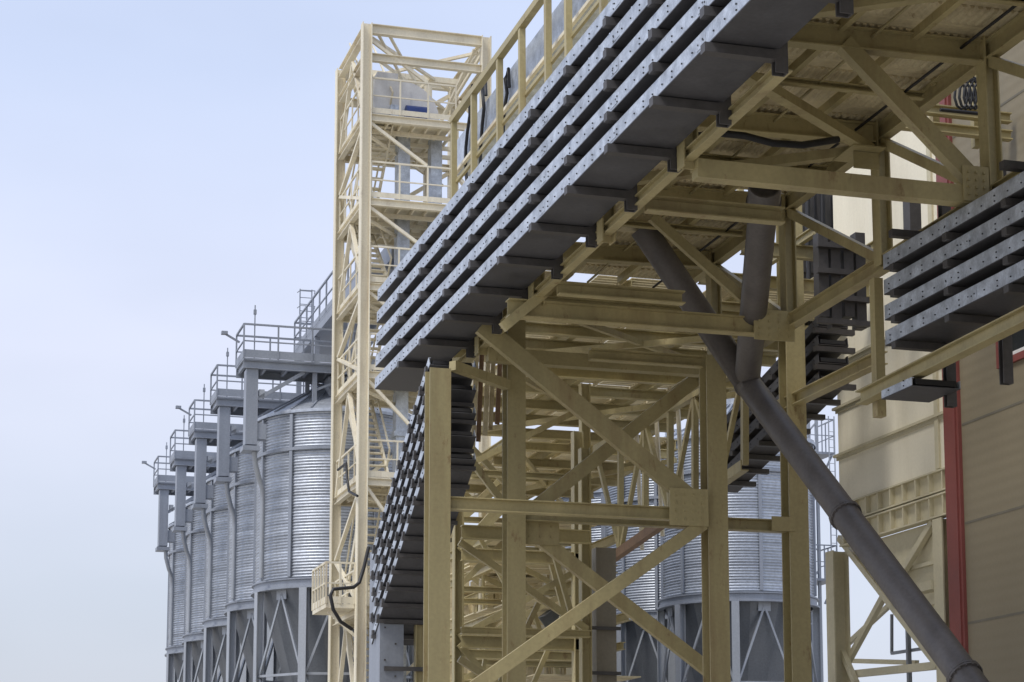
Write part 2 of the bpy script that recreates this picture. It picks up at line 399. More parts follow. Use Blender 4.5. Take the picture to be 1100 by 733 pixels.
for i in range(len(zs) - 1):
    z0, z1 = zs[i], zs[i + 1] - .3
    b = MB()
    ym = (TY0 + TY1) / 2
    if i % 2: b.beam((TX0, TY0 + .15, z0), (TX0, ym, z1), .12, .1).beam((TX0, TY1 - .15, z0), (TX0, ym, z1), .12, .1)
    else: b.beam((TX0, TY0 + .15, z1), (TX0, TY1 - .15, (z0 + z1) / 2), .12, .1).beam((TX0, TY1 - .15, (z0 + z1) / 2), (TX0, TY0 + .15, z0), .12, .1)
    b.beam((TX0, TY0 + .3, z1 - .2), (TX1 - .4, TY1 - .2, z1 - .5), .08, .08)
    b.beam((TX0 + .15, TY0 + .02, z1), (TX0 + 1.9, TY0 + .02, z0 + 1.15 if i > 1 else z0), .09, .09)
    b.beam((TX0 + .15, TY1, z0), (TX1 - .15, TY1, z1), .12, .12); b.beam((TX1, TY0 + .15, z0), (TX1, TY1 - .15, z1), .12, .12)
    b.build('brace', TOW, t)
    # stair flight on the back half
    s = MB(); n = max(5, int((z1 + .3 - z0) / .22))
    ya, yb = (TY0 + .7, TY1 - .3) if i % 2 else (TY1 - .3, TY0 + .7)
    for q in range(n):
        f_ = (q + .5) / n; yy = ya + (yb - ya) * f_; s.box(TX0 + .25, TX0 + .95, yy - .12, yy + .12, z0 + (z1 + .3 - z0) * f_ - .02, z0 + (z1 + .3 - z0) * f_ + .02)
    for xx in (TX0 + .22, TX0 + .98):
        s.beam((xx, ya, z0), (xx, yb, z1 + .3), .05, .22)
        s.beam((xx, ya, z0 + 1), (xx, yb, z1 + 1.3), .05, .05)
    s.build('stair_flight', TOW, t)
# balcony low on the left side
z = 8.1
b = MB().box(TX0 - 1.0, TX0 - .16, TY0 + .1, TY0 + 2.2, z - .12, z)
b.beam((TX0 - .9, TY0 + .3, z - .2), (TX0 - .1, TY0 + .3, z - .9), .08, .08)
bo = b.build('balcony', TOW, t)
railing([(TX0 - .17, TY0 + .1, z), (TX0 - 1.0, TY0 + .1, z), (TX0 - 1.0, TY0 + 2.2, z)], 1.2, .4, .03, .2).build('balcony_railing', TOW, bo)
b = MB().box(TX0 + .3, 13.9, TY0 - .75, TY0 - .16, z - .1, z).box(13.2, 13.75, TY0 - .7, TY0 - .3, 8.1, 10.0)
b.build('side_ledge', TOW, t)

one(MB().tube([aY(396, 588, 56.6), aY(391, 610, 56.5), aY(386, 626, 56.5), aY(380, 631, 56.4), aY(358, 633, 56.2), aY(355, 640, 56.2), aY(358, 655, 56.2), aY(366, 668, 56.3), aY(378, 676, 56.5)], .055, 7), 'hose', RUB, 'black hose looping around the low balcony of the yellow tower', 'hose')
one(MB().tube([aX(363, 505, TX0 - .25), aX(372, 498, TX0 - .25), aX(373, 515, TX0 - .25), aX(375, 528, TX0 - .25), aX(384, 533, TX0 - .25)], .04, 7), 'hose', RUB, 'black hose bent over a side railing halfway up the yellow tower', 'hose')
# bucket elevator in tower
t = thing('bucket_elevator', 'grey bucket elevator with rounded head and vertical leg inside the yellow tower', 'elevator', (13.65, 58.6, 0))
MB().box(13.45, 13.83, 58.3, 58.75, 0.5, 22.92).box(13.38, 13.9, 58.22, 58.83, 20.6, 20.75).box(13.38, 13.9, 58.22, 58.83, 16.2, 16.35).box(13.38, 13.9, 58.22, 58.83, 13.4, 13.55).build('leg_duct', GAL, t)
MB().box(14.5, 14.85, 58.3, 58.75, 0.5, 22.92).build('leg_duct', GAL, t)
hd = MB(); n = 12
prof = [(12.6, 22.98), (14.65, 22.98)] + [(14.65 - 1.15 + 1.15 * math.cos(a * math.pi / 2 / n), 23.3 + 1.15 * math.sin(a * math.pi / 2 / n)) for a in range(n + 1)] + [(12.6, 24.5)]
a_ = [V((x, 57.9, z)) for x, z in prof]; b_ = [V((x, 58.95, z)) for x, z in prof]; k_ = len(prof)
hd.add(a_ + b_, [tuple(range(k_))] + [tuple(range(2 * k_ - 1, k_ - 1, -1))] + [(i, i + k_, (i + 1) % k_ + k_, (i + 1) % k_) for i in range(k_)])
hd.box(13.7, 13.73, 57.87, 57.895, 23.01, 24.16).box(12.7, 13.35, 57.95, 58.9, 24.51, 24.7)
hd.build('elevator_head', HEADP, t)
MB().tube([(13.5, 57.55, 23.32), (14.15, 57.55, 23.32)], .23, 14).box(13.55, 14.1, 57.4, 57.7, 22.99, 23.11).build('motor', BLUE, t)
b = MB().box(13.05, 13.3, 57.6, 57.85, 23.21, 23.56); b.build('gearbox', GAL, t)
# spout box under gallery end
MB().box(14.2, 15.3, 57.2, 58.2, 17.9, 19.1).tube([(14.6, 57.7, 17.9), (14.2, 57.7, 16.4), (13.75, 57.9, 15.4)], .25, 10).build('transfer_spout', GAL, t)

# ------------------------------------------------------------------ conveyor gallery
GX0, GX1 = 9.0, 13.3
GZL, GZF, GZT = 9.62, 11.84, 14.55
GY0, GY1 = 9.0, 34.5
t = thing('conveyor_gallery', 'long yellow steel conveyor gallery seen from below with ribbed floor', 'gallery', (10.8, 22, GZL))
GAL_T = t
for x in (GX0, GX1):
    beam_part('lower_chord', t, (x, GY0 if x == GX1 else 19.75, GZL + (.17 if x == GX0 else .04)), (x, GY1, GZL + (.17 if x == GX0 else .04)), .13 if x == GX0 else .18, .14 if x == GX0 else .22, 'I')
    beam_part('floor_chord', t, (x, GY0, GZF - .19), (x, GY1, GZF - .19), .16, .26, 'I')
    beam_part('top_rail', t, (x, GY0, GZT), (x, GY1, GZT), .12, .12)
# ribbed floor : ribs along Y, sheets with gaps
ys = [GY0]
while ys[-1] < GY1 - .5: ys.append(min(GY1, ys[-1] + 1.5))
holes = {(13, 3), (15, 1)}
for i in range(len(ys) - 1):
    f = MB(); y0, y1 = ys[i] + .002, ys[i + 1] - .002
    cols = [(GX0 + .1, GX0 + 1.1), (GX0 + 1.16, GX0 + 2.14), (GX0 + 2.2, GX0 + 3.2), (GX0 + 3.26, GX1 + .06)]
    for c, (xa, xb) in enumerate(cols):
        yb = y0 + .8 if (i, c) in holes else y1
        f.box(xa, xb, y0, yb, GZF, GZF + .01)
        f.box(xa, xa + .03, y0, yb, GZF - .07, GZF - .003)
        for (ya, yc) in ((y0 + .25, y0 + .68), (y0 + .88, y1 - .12)):
            if yc > yb: continue
            n = 9; w = (xb - xa - .06) / n
            for k in range(n):
                xk = xa + .05 + k * w
                f.add([(xk, ya, GZF - .002), (xk + w * .2, ya, GZF - .034), (xk + w * .55, ya, GZF - .034), (xk + w * .75, ya, GZF - .002),
                       (xk, yc, GZF - .002), (xk + w * .2, yc, GZF - .034), (xk + w * .55, yc, GZF - .034), (xk + w * .75, yc, GZF - .002)],
                      [(0, 1, 5, 4), (1, 2, 6, 5), (2, 3, 7, 6), (0, 3, 2, 1), (4, 5, 6, 7)])
    f.build('floor_panel', YEL2, t)
for x in (GX0 + 1.13, GX0 + 2.17, GX0 + 3.23):
    beam_part('stringer', t, (x, GY0, GZF - .075), (x, GY1, GZF - .075), .09, .13)
FR = [13.2, 16.4, 19.6, 22.8, 25.95, 29.3, 32.5]
for i, y in enumerate(FR):
    if i in (3, 6): beam_part('cross_beam', t, (GX0 + .09, y, GZL), (GX1 - .09, y, GZL), .2, .24, 'box')
    beam_part('cross_beam', t, (GX0 + .09, y, GZF - .27), (GX1 - .09, y, GZF - .2), .18, .3, 'I')
    if i < 6: beam_part('floor_joist', t, (GX0 + .1, y + 1.6, GZF - .2), (GX1 - .1, y + 1.6, GZF - .2), .1, .1, 'C')
    for x in (GX0, GX1): beam_part('post', t, (x, y, GZL if (i > 2 or x == GX1) else GZF - .3), (x, y, GZT if x == GX1 else GZF), .24, .2, 'I', up=(1, 0, 0))
    if i == 3: beam_part('diagonal', t, V((GX0 + 2.2, y, GZF - .3)), V((GX1 - .2, y, GZL + .15)), .16, .22, 'box')
    if i == 3:
        for (sx, zz) in ((-.3, GZL),):
            boltgrid(MB().box(GX1 - .5, GX1 - .12, y - .13, y - .11, GZL - .1, GZL + .38), GX1 - .48, GX1 - .14, GZL - .06, GZL + .34, y - .13, 3, 4).build('gusset', YEL, t)
    if i:
        yp = FR[i - 1]
        beam_part('side_brace', t, (GX1, y - .1, GZF - .35), (GX1, yp + .12, GZL + .15), .1, .15)
        if i > 3: beam_part('side_brace', t, (GX0, y - .1, GZF - .35), (GX0, yp + .12, GZL + .15), .1, .12)
for i in (0, 2, 4):
    y = FR[i]; n_ = (GX1 - .15, y, GZF - .45)
    for yy in ([FR[i - 1]] if i else []) + [FR[i + 1]]:
        beam_part('plan_brace', t, n_, (GX0 + .1, yy + (.2 if yy < y else -.2), GZF - .4), .16, .14, 'C')
    MB().box(GX1 - .6, GX1 - .08, y - .35, y + .35, GZF - .54, GZF - .52).box(GX1 - .5, GX1 - .1, y - .15, y - .12, GZF - .8, GZF - .55).build('gusset', YEL, t)
beam_part('cross_beam', t, (GX0 + .1, 24.6, GZL + .14), (GX0 + 2.1, 24.6, GZL + .14), .16, .22, 'C')
beam_part('cross_beam', t, (GX0 + .1, 28.5, GZL + .06), (GX0 + 2.15, 28.5, GZL + .06), .16, .2, 'C')
for px in (538, 562, 590, 612, 650, 705):
    y = aX(px, 60, GX0).y
    beam_part('railing_post', t, (GX0, y, GZF - .1), (GX0, y, GZT - .06), .1, .1)
for y in (33.0, 34.4): beam_part('railing_post', t, (GX0, y, GZF - .1), (GX0, y, GZT - .06), .1, .1)
for y in (24.2, 26, 28.5, 31.2, 33, 34.2):
    beam_part('railing_post', t, (GX1, y, GZF - .1), (GX1, y, GZT - .06), .1, .1)
beam_part('mid_rail', t, (GX0 + .05, GY0, 13.35), (GX0 + .05, GY1, 13.35), .05, .06)
# left bracket row, dark steel hangers with an arm per tray
NB, TS = 5, .42
TZ0 = 9.93
XO, XH = 8.06, 8.9
S_ = 1.64
yb0 = aX(838, 77, XH).y
BRY = [yb0 + S_ * k for k in range(-7, 10)]
BRY = [y for y in BRY if y > GY0 and y < 36.6]
for y in BRY:
    m_ = MB().beam((XH, y, TZ0 - .27), (XH, y, TZ0 + TS * 4 + .25), .15, .12, 'C', t=.02).build('tray_hanger', ARM, t)
    for k in range(NB):
        z = TZ0 + TS * k - .055
        MB().beam((XO - .08, y, z - .015), (XH - .06, y, z - .015), .13, .11, 'box').build('tray_arm', ARM, m_)

yo = 28.2
for py in (122, 141):
    z_ = aY(1040, py, yo).z - .12
    beam_part('outrigger_beam', t, (GX1 + .1, yo, z_), (16.85, yo, z_), .14, .16, 'I')
for px in (1012, 1056):
    x_ = aY(px, 120, yo).x; beam_part('outrigger_post', t, (x_, yo + .2, aY(1040, 160, yo).z), (x_, yo + .2, aY(1040, 60, yo).z), .12, .12)
for x_ in (9.9, 11.6, 12.9):
    MB().tube([(x_, GY0, GZF - .16), (x_ + .02, 20, GZF - .17), (x_, GY1, GZF - .16)], .022, 6).build('conduit', RUB if x_ > 12 else YEL, t)
SLOPE = .0165
def tilt(o, yp=36.3):      # the gallery and its trays rise gently towards the camera
    dy = (o.location.y if o.type == 'EMPTY' else 0) - yp
    o.rotation_euler.x = -SLOPE
    o.location.z += (-SLOPE) * dy if o.type == 'EMPTY' else -SLOPE * dy
tilt(t)

# grey cable trough on the gallery
t = thing('cable_trough', 'grey steel cable trough running beside the gallery top rail', 'cable trough', (9.35, 20, 13.6))
MB().box(9.3, 9.36, 12, 35.6, 13.95, 14.5).box(9.3, 9.62, 12, 35.6, 13.89, 13.945).build('trough', GAL, t)
MB().beam((9.2, 12, 13.75), (9.2, 35.2, 13.75), .06, .06).build('support_pipe', TOW, t)
tilt(t)
for i, (px, y0, y1) in enumerate(((516, 97, 205), (502, 105, 200), (541, 88, 150))):
    a = aX(px + 6, y0, 9.25); b = aX(px, y1, 9.25)
    pts = [a + V((0, 0, -.1)), a + V((0, .05, .25)), a + V((0, .25, .15))] + [a.lerp(b, q / 6) + V((0, .3 * math.sin(q / 6 * 3.14) * (1 if i % 2 else .5), 0)) for q in range(1, 7)]
    one(MB().tube(pts, .032, 7), 'hose', RUB, ['black hose looping down from the cable trough near the tower', 'leftmost black hose hanging from the end of the cable trough', 'short black hose hanging beside a gallery railing post'][i], 'hose', 'hoses at the cable trough')

# ------------------------------------------------------------------ cable trays
def tray(path, wdir, w=.82, lip=.19, bolts=True, holes=False):
    """channel tray following a path of outer bottom edge points"""
    mb = MB(); wd = V(wdir).normalized()
    for i in range(len(path) - 1):
        a = V(path[i]); b = V(path[i + 1]); d = (b - a).normalized(); up = wd.cross(d).normalized()
        if up.z < 0: up = -up
        L = (b - a).length; c = (a + b) / 2
        if holes:
            x0h, x1h = .15, .20
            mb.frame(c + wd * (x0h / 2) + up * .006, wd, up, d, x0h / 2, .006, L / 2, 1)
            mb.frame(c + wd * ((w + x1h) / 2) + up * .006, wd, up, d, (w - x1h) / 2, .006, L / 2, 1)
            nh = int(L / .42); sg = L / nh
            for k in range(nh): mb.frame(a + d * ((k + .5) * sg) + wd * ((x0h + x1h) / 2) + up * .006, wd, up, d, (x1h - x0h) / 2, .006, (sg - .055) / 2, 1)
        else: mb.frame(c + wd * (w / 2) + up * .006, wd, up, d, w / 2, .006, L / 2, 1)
        mb.frame(c + wd * .006 + up * (lip / 2 + .014), wd, up, d, .006, lip / 2, L / 2, 0)
        mb.frame(c + wd * (w - .006) + up * (lip / 2 + .014), wd, up, d, .006, lip / 2, L / 2, 0)
        mb.frame(c + wd * .02 + up * (lip + .02), wd, up, d, .02, .005, L / 2, 0)
        if not holes: mb.frame(c + wd * (w / 2) + up * .07, wd, up, d, w * .42, .04, L / 2, 2)
        if bolts and L > 6:
            for k in range(int(L / 3)):
                q = a + d * (1.3 + 3 * k + (wd.x * a.z * 7) % 1.0)
                mb.frame(q - wd * .003 + up * (lip / 2 + .014), wd, up, d, .003, lip * .38, .13, 0)
                for e in (-.08, .08):
                    for z in (.10,): mb.frame(q - wd * .01 + up * z + d * e, wd, up, d, .004, .008, .008, 2)
        if bolts:
            n = int(L / .32)
            for k in range(n):
                q = a + d * ((k + .5) * L / n)
                for z in (.05, .12) if k % 3 == 0 else (.085,):
                    mb.frame(q - wd * .008 + up * z, wd, up, d, .006, .008, .009, 2)
    return mb
tn = ['lowest', 'second lowest', 'middle', 'second highest', 'topmost']
for k in range(5):
    z = TZ0 + TS * k
    y_end = 36.6 - .05 * k
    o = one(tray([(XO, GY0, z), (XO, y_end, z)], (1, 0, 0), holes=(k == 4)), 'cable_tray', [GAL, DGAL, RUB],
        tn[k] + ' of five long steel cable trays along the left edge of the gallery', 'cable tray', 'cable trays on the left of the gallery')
    tilt(o)
# inclined run down to the vertical riser
pa = aX(452, 425, XO); pb = aX(401, 598, XO)
dd = (pb - pa).normalized()
for k in range(5):
    dz = V((0, 0, -.4 * k))
    a = pa - dd * .75 + dz; b = pb + dd * (0.1) + dz
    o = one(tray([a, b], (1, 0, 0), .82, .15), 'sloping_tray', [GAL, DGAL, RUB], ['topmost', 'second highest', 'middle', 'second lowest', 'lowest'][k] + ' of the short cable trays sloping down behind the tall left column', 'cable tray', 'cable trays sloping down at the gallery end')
    n = 11
    for q in range(n):
        p = a.lerp(b, (q + .35 + .3 * (k % 2)) / n)
        MB().box(p.x - .06, p.x + .84, p.y - .05, p.y + .06, p.z - .075, p.z - .006).box(p.x - .05, p.x - .012, p.y - .04, p.y + .05, p.z, p.z + .08).build('clamp', ARM, o)
p0 = aX(405, 600, XO); 
t = thing('riser_duct', 'dark grey vertical cable riser duct below the sloping trays', 'cable duct', (p0.x, p0.y, 0))
yr = p0.y - .2
MB().box(XO + .02, XO + .47, yr - .02, yr + .9, 0, p0.z + .2).build('riser', SGRY, t)
b = MB()
for k in range(20): b.box(XO + .1 + .2 * (k % 2), XO + .13 + .2 * (k % 2), yr - .035, yr - .021, .5 + k * .3, .53 + k * .3)
b.build('bolt', ARM, t)
for z in (aY(440, 624, yr).z, aY(440, 669, yr).z, aY(440, 719, yr).z, 3.0, 1.6):
    MB().box(XO + .1, XO + .95, yr - .06, yr - .025, z - .04, z + .04).build('bracket', ARM, t)
one(MB().beam((XO + .78, yr + .05, 0), (XO + .78, yr + .05, 8.2), .16, .16, 'I', up=(1, 0, 0)), 'riser_post', YEL, 'slim yellow post standing beside the dark cable riser duct', 'post')

# right stack of trays
RX = 12.75
p = aX(1086, 308, RX); RZ0, RTS = p.z + .04, .367
y_near, y_far = 9.0, aX(951, 368, RX).y
tn4 = ['lowest', 'second lowest', 'second highest', 'topmost']
for k in range(4):
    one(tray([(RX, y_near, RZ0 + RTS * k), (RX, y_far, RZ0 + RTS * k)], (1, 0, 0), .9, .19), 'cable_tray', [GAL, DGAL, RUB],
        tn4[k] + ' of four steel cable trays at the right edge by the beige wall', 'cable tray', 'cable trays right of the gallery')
t = thing('tray_rack', 'dark bracket rack with yellow rail carrying the four right cable trays', 'rack', (RX, 24, RZ0))
yb = p.y; k = 0
RB = [yb + (aX(1022, 340, RX).y - yb) * q for q in range(-9, 3)]
for y in RB:
    h_ = MB().beam((RX + .78, y, RZ0 - .9), (RX + .78, y, RZ0 + RTS * 4 + .55), .14, .12, 'C').build('hanger', ARM, t)
    for q in range(5):
        z = RZ0 + RTS * q - .06 + (.12 if q == 4 else 0)
        MB().beam((RX - .07, y, z - .012), (RX + .71, y, z - .012), .12, .1, 'box').build('arm', ARM, h_)
a = aX(925, 428, RX + .15); b = aX(1077, 352, RX + .15)
beam_part('support_rail', t, a, a + (b - a) * 2.5, .18, .2, 'I')
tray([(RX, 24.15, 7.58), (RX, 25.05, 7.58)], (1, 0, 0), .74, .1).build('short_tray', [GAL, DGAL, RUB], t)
# inclined right run
pa = aX(912, 392, 16.0); pb = aX(792, 512, 16.0)
for k in range(4):
    dz = V((-.6, 0, .34 * (k - 1))); dd = (pb - pa).normalized()
    a = pa + dz; b = pb + dz
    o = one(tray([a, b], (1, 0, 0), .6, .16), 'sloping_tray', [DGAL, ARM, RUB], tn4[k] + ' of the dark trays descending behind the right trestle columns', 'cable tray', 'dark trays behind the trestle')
    n = 8
    for q in range(n):
        pq = a.lerp(b, (q + .1) / n)
        MB().box(pq.x - .05, pq.x + .74, pq.y - .06, pq.y + .06, pq.z - .1, pq.z - .004).build('clamp', ARM, o)
# dark vertical riser of trays behind right column
t = thing('dark_riser', 'dark vertical cable bundle behind the right trestle column', 'cable duct', (14, 34.2, 6))
YR = 36.2
xa, xc = aY(862, 300, YR).x, aY(906, 300, YR).x
zb_, zt_ = aY(880, 372, YR).z, aY(880, 203, YR).z
t.location = (xa, YR, zb_); OFF[t.name] = V((xa, YR, zb_))
b = MB(); n = 5
for i in range(n):
    x = xa + (xc - xa) * i / n; b.box(x, x + (xc - xa) / n * .62, YR, YR + .3, zb_, zt_)
for i in range(6): b.box(xa - .05, xc + .1, YR - .06, YR - .003, zb_ + .3 + i * .4, zb_ + .38 + i * .4)
b.build('riser_channel', ARM, t)
t2 = MB()
for i in range(3): t2.tube([(xa + .1 + i * .32, YR - .12, zt_), (xa + .06 + i * .33, YR - .16, zt_ - 1.2), (xa + .1 + i * .3, YR - .12, zb_)], .05, 6)
t2.build('cable', RUB, t)
YQ = 30.7
for px in (884, 897, 911, 924):
    q = aY(px, 250, YQ); q2 = aY(px, 352, YQ); MB().box(q.x - .09, q.x + .09, YQ, YQ + .22, q2.z + .1 * (px % 3), q.z - .07 * (px % 4)).build('riser_channel', ARM, t)
for py in (262, 290, 318, 344):
    q = aY(878, py, YQ - .06); q2 = aY(934, py, YQ - .06); MB().box(q.x, q2.x, YQ - .1, YQ - .003, q.z - .05, q.z + .04).build('riser_clamp', ARM, t)
MB().box(aY(977, 212, 30).x, aY(989, 212, 30).x, 30, 30.25, aY(980, 258, 30).z, aY(980, 205, 30).z).build('riser_channel', ARM, t)

# ------------------------------------------------------------------ support trestle
t = thing('support_trestle', 'yellow steel trestle of four tall columns with diagonal bracing holding the gallery', 'trestle', (11, 31.5, 0))
TRE = t
YC, YN, YF = 29.3, 31.8, 33.0
def vcol(px, ptop, y, w=.34):
    p = aY(px, ptop, y); q = aY(px, 700, y)
    return MB().beam((p.x, y, 0), (p.x, y, p.z), w, w, 'I', up=(0, 1, 0), t=.03).build('column', YEL, t), p
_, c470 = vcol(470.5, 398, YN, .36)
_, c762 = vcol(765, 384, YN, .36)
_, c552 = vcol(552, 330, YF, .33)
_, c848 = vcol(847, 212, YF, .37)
# cap beam
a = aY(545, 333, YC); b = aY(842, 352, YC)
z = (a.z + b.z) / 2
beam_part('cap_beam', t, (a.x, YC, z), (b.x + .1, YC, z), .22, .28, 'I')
boltgrid(MB().box(aY(806, 340, YC).x, b.x + .12, YC - .16, YC - .13, z - .24, z + .26), aY(806, 340, YC).x, b.x + .1, z - .22, z + .24, YC - .16, 4, 4).build('gusset', YEL, t)
# ties along Y between frames
for c, yy in ((c848, YF),):
    zt = z - .02
    beam_part('tie_beam', t, (c.x, YC + .12, zt - .3), (c.x, YF + .6, zt - .3), .2, .22, 'I')
beam_part('tie_beam', t, aY(486, 393, YN), aY(545, 414, YF - .3), .14, .16)
beam_part('cap_beam', t, (c552.x + 1.0, YN, c762.z - .1), (c762.x - .19, YN, c762.z - .1), .16, .2, 'C')
beam_part('cap_beam', t, (c552.x, YF, c552.z + .1), (c848.x, YF, c552.z + .1), .2, .24, 'I')
# near frame bracing
def yb_(px0, py0, px1, py1, y, w, h, name='brace', kind='box', ext=0, M=None):
    return beam_part(name, t, aY(px0, py0, y), aY(px1, py1, y), w, h, kind, M=M, ext=ext)
yN2 = YN - .2
a = aY(480, 540, YN); b = aY(755, 555, YN); zz = (a.z + b.z) / 2
beam_part('cross_beam', t, (c470.x + .19, YN, zz), (c762.x - .19, YN, zz), .2, .22, 'I')
yb_(517, 350, 750, 543, yN2, .14, .3)
yb_(755, 563, 500, 745, yN2, .14, .22)
q = aY(741, 546, yN2); boltgrid(MB().box(q.x - .4, q.x + .3, yN2 - .1, yN2 - .075, q.z - .32, q.z + .32), q.x - .36, q.x + .26, q.z - .28, q.z + .28, yN2 - .1, 4, 4).build('gusset', YEL, t)
# rear frame bracing
a = aY(560, 556, YF); b = aY(838, 563, YF); zz = (a.z + b.z) / 2
beam_part('cross_beam', t, (c552.x + .18, YF, zz), (c848.x - .19, YF, zz), .2, .22, 'I')
yF2 = YF + .2
yb_(575, 545, 752, 404, yF2, .14, .24)
yb_(575, 575, 780, 735, yF2, .14, .24)
q = aY(578, 565, yF2); boltgrid(MB().box(q.x - .35, q.x + .35, yF2 - .12, yF2 - .09, q.z - .35, q.z + .3), q.x - .3, q.x + .3, q.z - .3, q.z + .25, yF2 - .12, 3, 3).build('gusset', YEL, t)
q = aY(838, 563, YF); MB().box(q.x - .25, q.x + .2, YF - .22, YF - .19, q.z - .16, q.z + .1).build('gusset', YEL, t)
# cap frame diagonals and right knee
yb_(700, 233, 812, 333, YC - .15, .1, .16)
yb_(612, 292, 540, 352, YC - .1, .1, .16)
y9 = 25.95
p = aY(941, 300, y9 - .1); q = aY(941, 448, y9 - .1)
beam_part('hanging_post', t, p, (p.x, y9 - .1, q.z), .14, .16, 'box')
# ------------------------------------------------------------------ chute pipes
J = aY(803, 412, 31.15)
A0 = aY(690, 245, 31.25)
E1 = aY(1050, 745, 24.7)
t = thing('chute_pipe', 'dark grey round chute pipe sloping down to the right with a second inlet branch', 'pipe', (J.x, J.y, J.z))
RP = .225
d1 = (E1 - J).normalized()
MB().tube([A0, A0.lerp(J, .97), J, J + d1 * .3], RP, 28).build('upper_pipe', PIPE, t)
far_end = J + d1 * ((E1 - J).length + 3.0)
MB().tube([J + d1 * .3, far_end], RP, 28).build('lower_pipe', PIPE, t)
for pxy in ((908, 568), (1036, 707)):
    best = min((J + d1 * (q * .02) for q in range(600)), key=lambda P: abs(((P - EYE).dot(RT) / (P - EYE).dot(FW) * F_PX + PPX) - pxy[0]))
    fb = MB().tube([best - d1 * .035, best - d1 * .005], RP + .035, 28).tube([best + d1 * .005, best + d1 * .035], RP + .035, 28)
    e1 = d1.cross(V((0, 0, 1))).normalized(); e2 = e1.cross(d1)
    for k in range(16):
        c = best + (e1 * math.cos(k * math.pi / 8) + e2 * math.sin(k * math.pi / 8)) * (RP + .02); fb.beam(c - d1 * .055, c + d1 * .055, .022, .022)
    fb.build('flange', PIPE, t)
MB().tube([J - d1 * .0, J + d1 * .05], RP + .025, 28).build('flange', PIPE, t)
B0 = aY(822, 198, 26.2); B1 = J + V((-.02, -.05, .12))
db = (B1 - B0).normalized()
MB().tube([B0, B1], RP - .003, 28).build('branch_pipe', PIPE, t)
MB().tube([B0, B0 + db * .42], RP + .02, 28).tube([B0 + db * .42, B0 + db * .47], RP + .04, 28).build('branch_collar', PIPE, t)
MB().box(A0.x - .35, A0.x + .3, A0.y - .3, A0.y + .3, A0.z + .0, A0.z + .16).build('inlet_plate', YEL2, t)

# ------------------------------------------------------------------ transfer platforms behind
t = thing('transfer_platform', 'stepped yellow platforms and lower decks of steelwork beyond the trestle', 'platform', (14, 45, 0))
slabs = [(10.2, 17.2, 34.7, 40.0, 11.9), (11.9, 17.4, 40.2, 47.0, 11.75), (14.0, 18.2, 47.2, 56.0, 11.5)]
hole2 = {(0, 1, 0), (0, 1, 2), (0, 3, 2), (0, 3, 0), (1, 0, 0), (1, 3, 0), (1, 4, 3), (1, 4, 2), (1, 1, 4)}
for si, (x0, x1, y0, y1, z) in enumerate(slabs):
    nx = 6; ny = 5
    for i in range(nx):
        f = MB()
        for j in range(ny):
            xa = x0 + (x1 - x0) * i / nx; xb = x0 + (x1 - x0) * (i + 1) / nx - .05
            xc = xa + (xb - xa) * .45 if (si, i, j) in hole2 else xa
            ya = y0 + (y1 - y0) * j / ny; yb = y0 + (y1 - y0) * (j + 1) / ny
            k = 0; yy = ya
            while yy < yb - .1:
                f.box(xc, xb, yy, yy + .13, z, z + .015); yy += .165 if (i + j) % 3 else .14
        f.box(xb - .1, xb - .04, y0, y1, z - .05, z - .003)
        f.build('deck_panel', YEL2, t)
    for x in (x0, (x0 * 2 + x1) / 3, (x0 + 2 * x1) / 3, x1): beam_part('deck_beam', t, (x, y0, z - .16), (x, y1, z - .16), .14, .26, 'I')
    for k in range(5):
        y = y0 + .1 + (y1 - y0 - .2) * k / 4; beam_part('deck_beam', t, (x0, y, z - .4), (x1, y, z - .4), .16, .22, 'I')
    beam_part('plan_brace', t, (x0, y0, z - .55), (x1, y1, z - .55), .1, .12); beam_part('plan_brace', t, (x1, y0, z - .57), (x0, y1, z - .57), .1, .12)
low = [(43, 47.5, 8.6), (47.6, 52, 8.5), (52.1, 56, 8.4), (44, 50, 6.9), (50.1, 56, 6.8), (45, 56, 5.2)]
for si, (y0, y1, z) in enumerate(low):
    ym = (y0 + y1) / 2; x0, x1 = .272 * ym, .335 * ym
    f = MB(); yy = y0
    f.box((x0 + x1) / 2 - .1, (x0 + x1) / 2 + .1, y0, y1, z - .06, z - .003)
    while yy < y1:
        w = rnd.choice((.8, 1.1, 1.5)); f.box(x0 + rnd.random() * .5, x1 - rnd.random() * .7, yy, yy + w - .12, z, z + .03); yy += w
    f.build('lower_deck', YEL2, t)
    for x in (x0, x1): beam_part('deck_beam', t, (x, y0, z - .36), (x, y1, z - .36), .14, .2, 'I')
for y in (31.6, 33.6): beam_part('deck_beam', t, (13.45, y, 11.7), (16.9, y, 11.7), .14, .24, 'I')
for x in (14.6, 16.0): beam_part('deck_beam', t, (x, 31.0, 11.93), (x, 34.6, 11.93), .1, .16, 'I')
FY = [36.5, 39.5, 42.6, 45.6, 48.8, 52.0, 55.2]
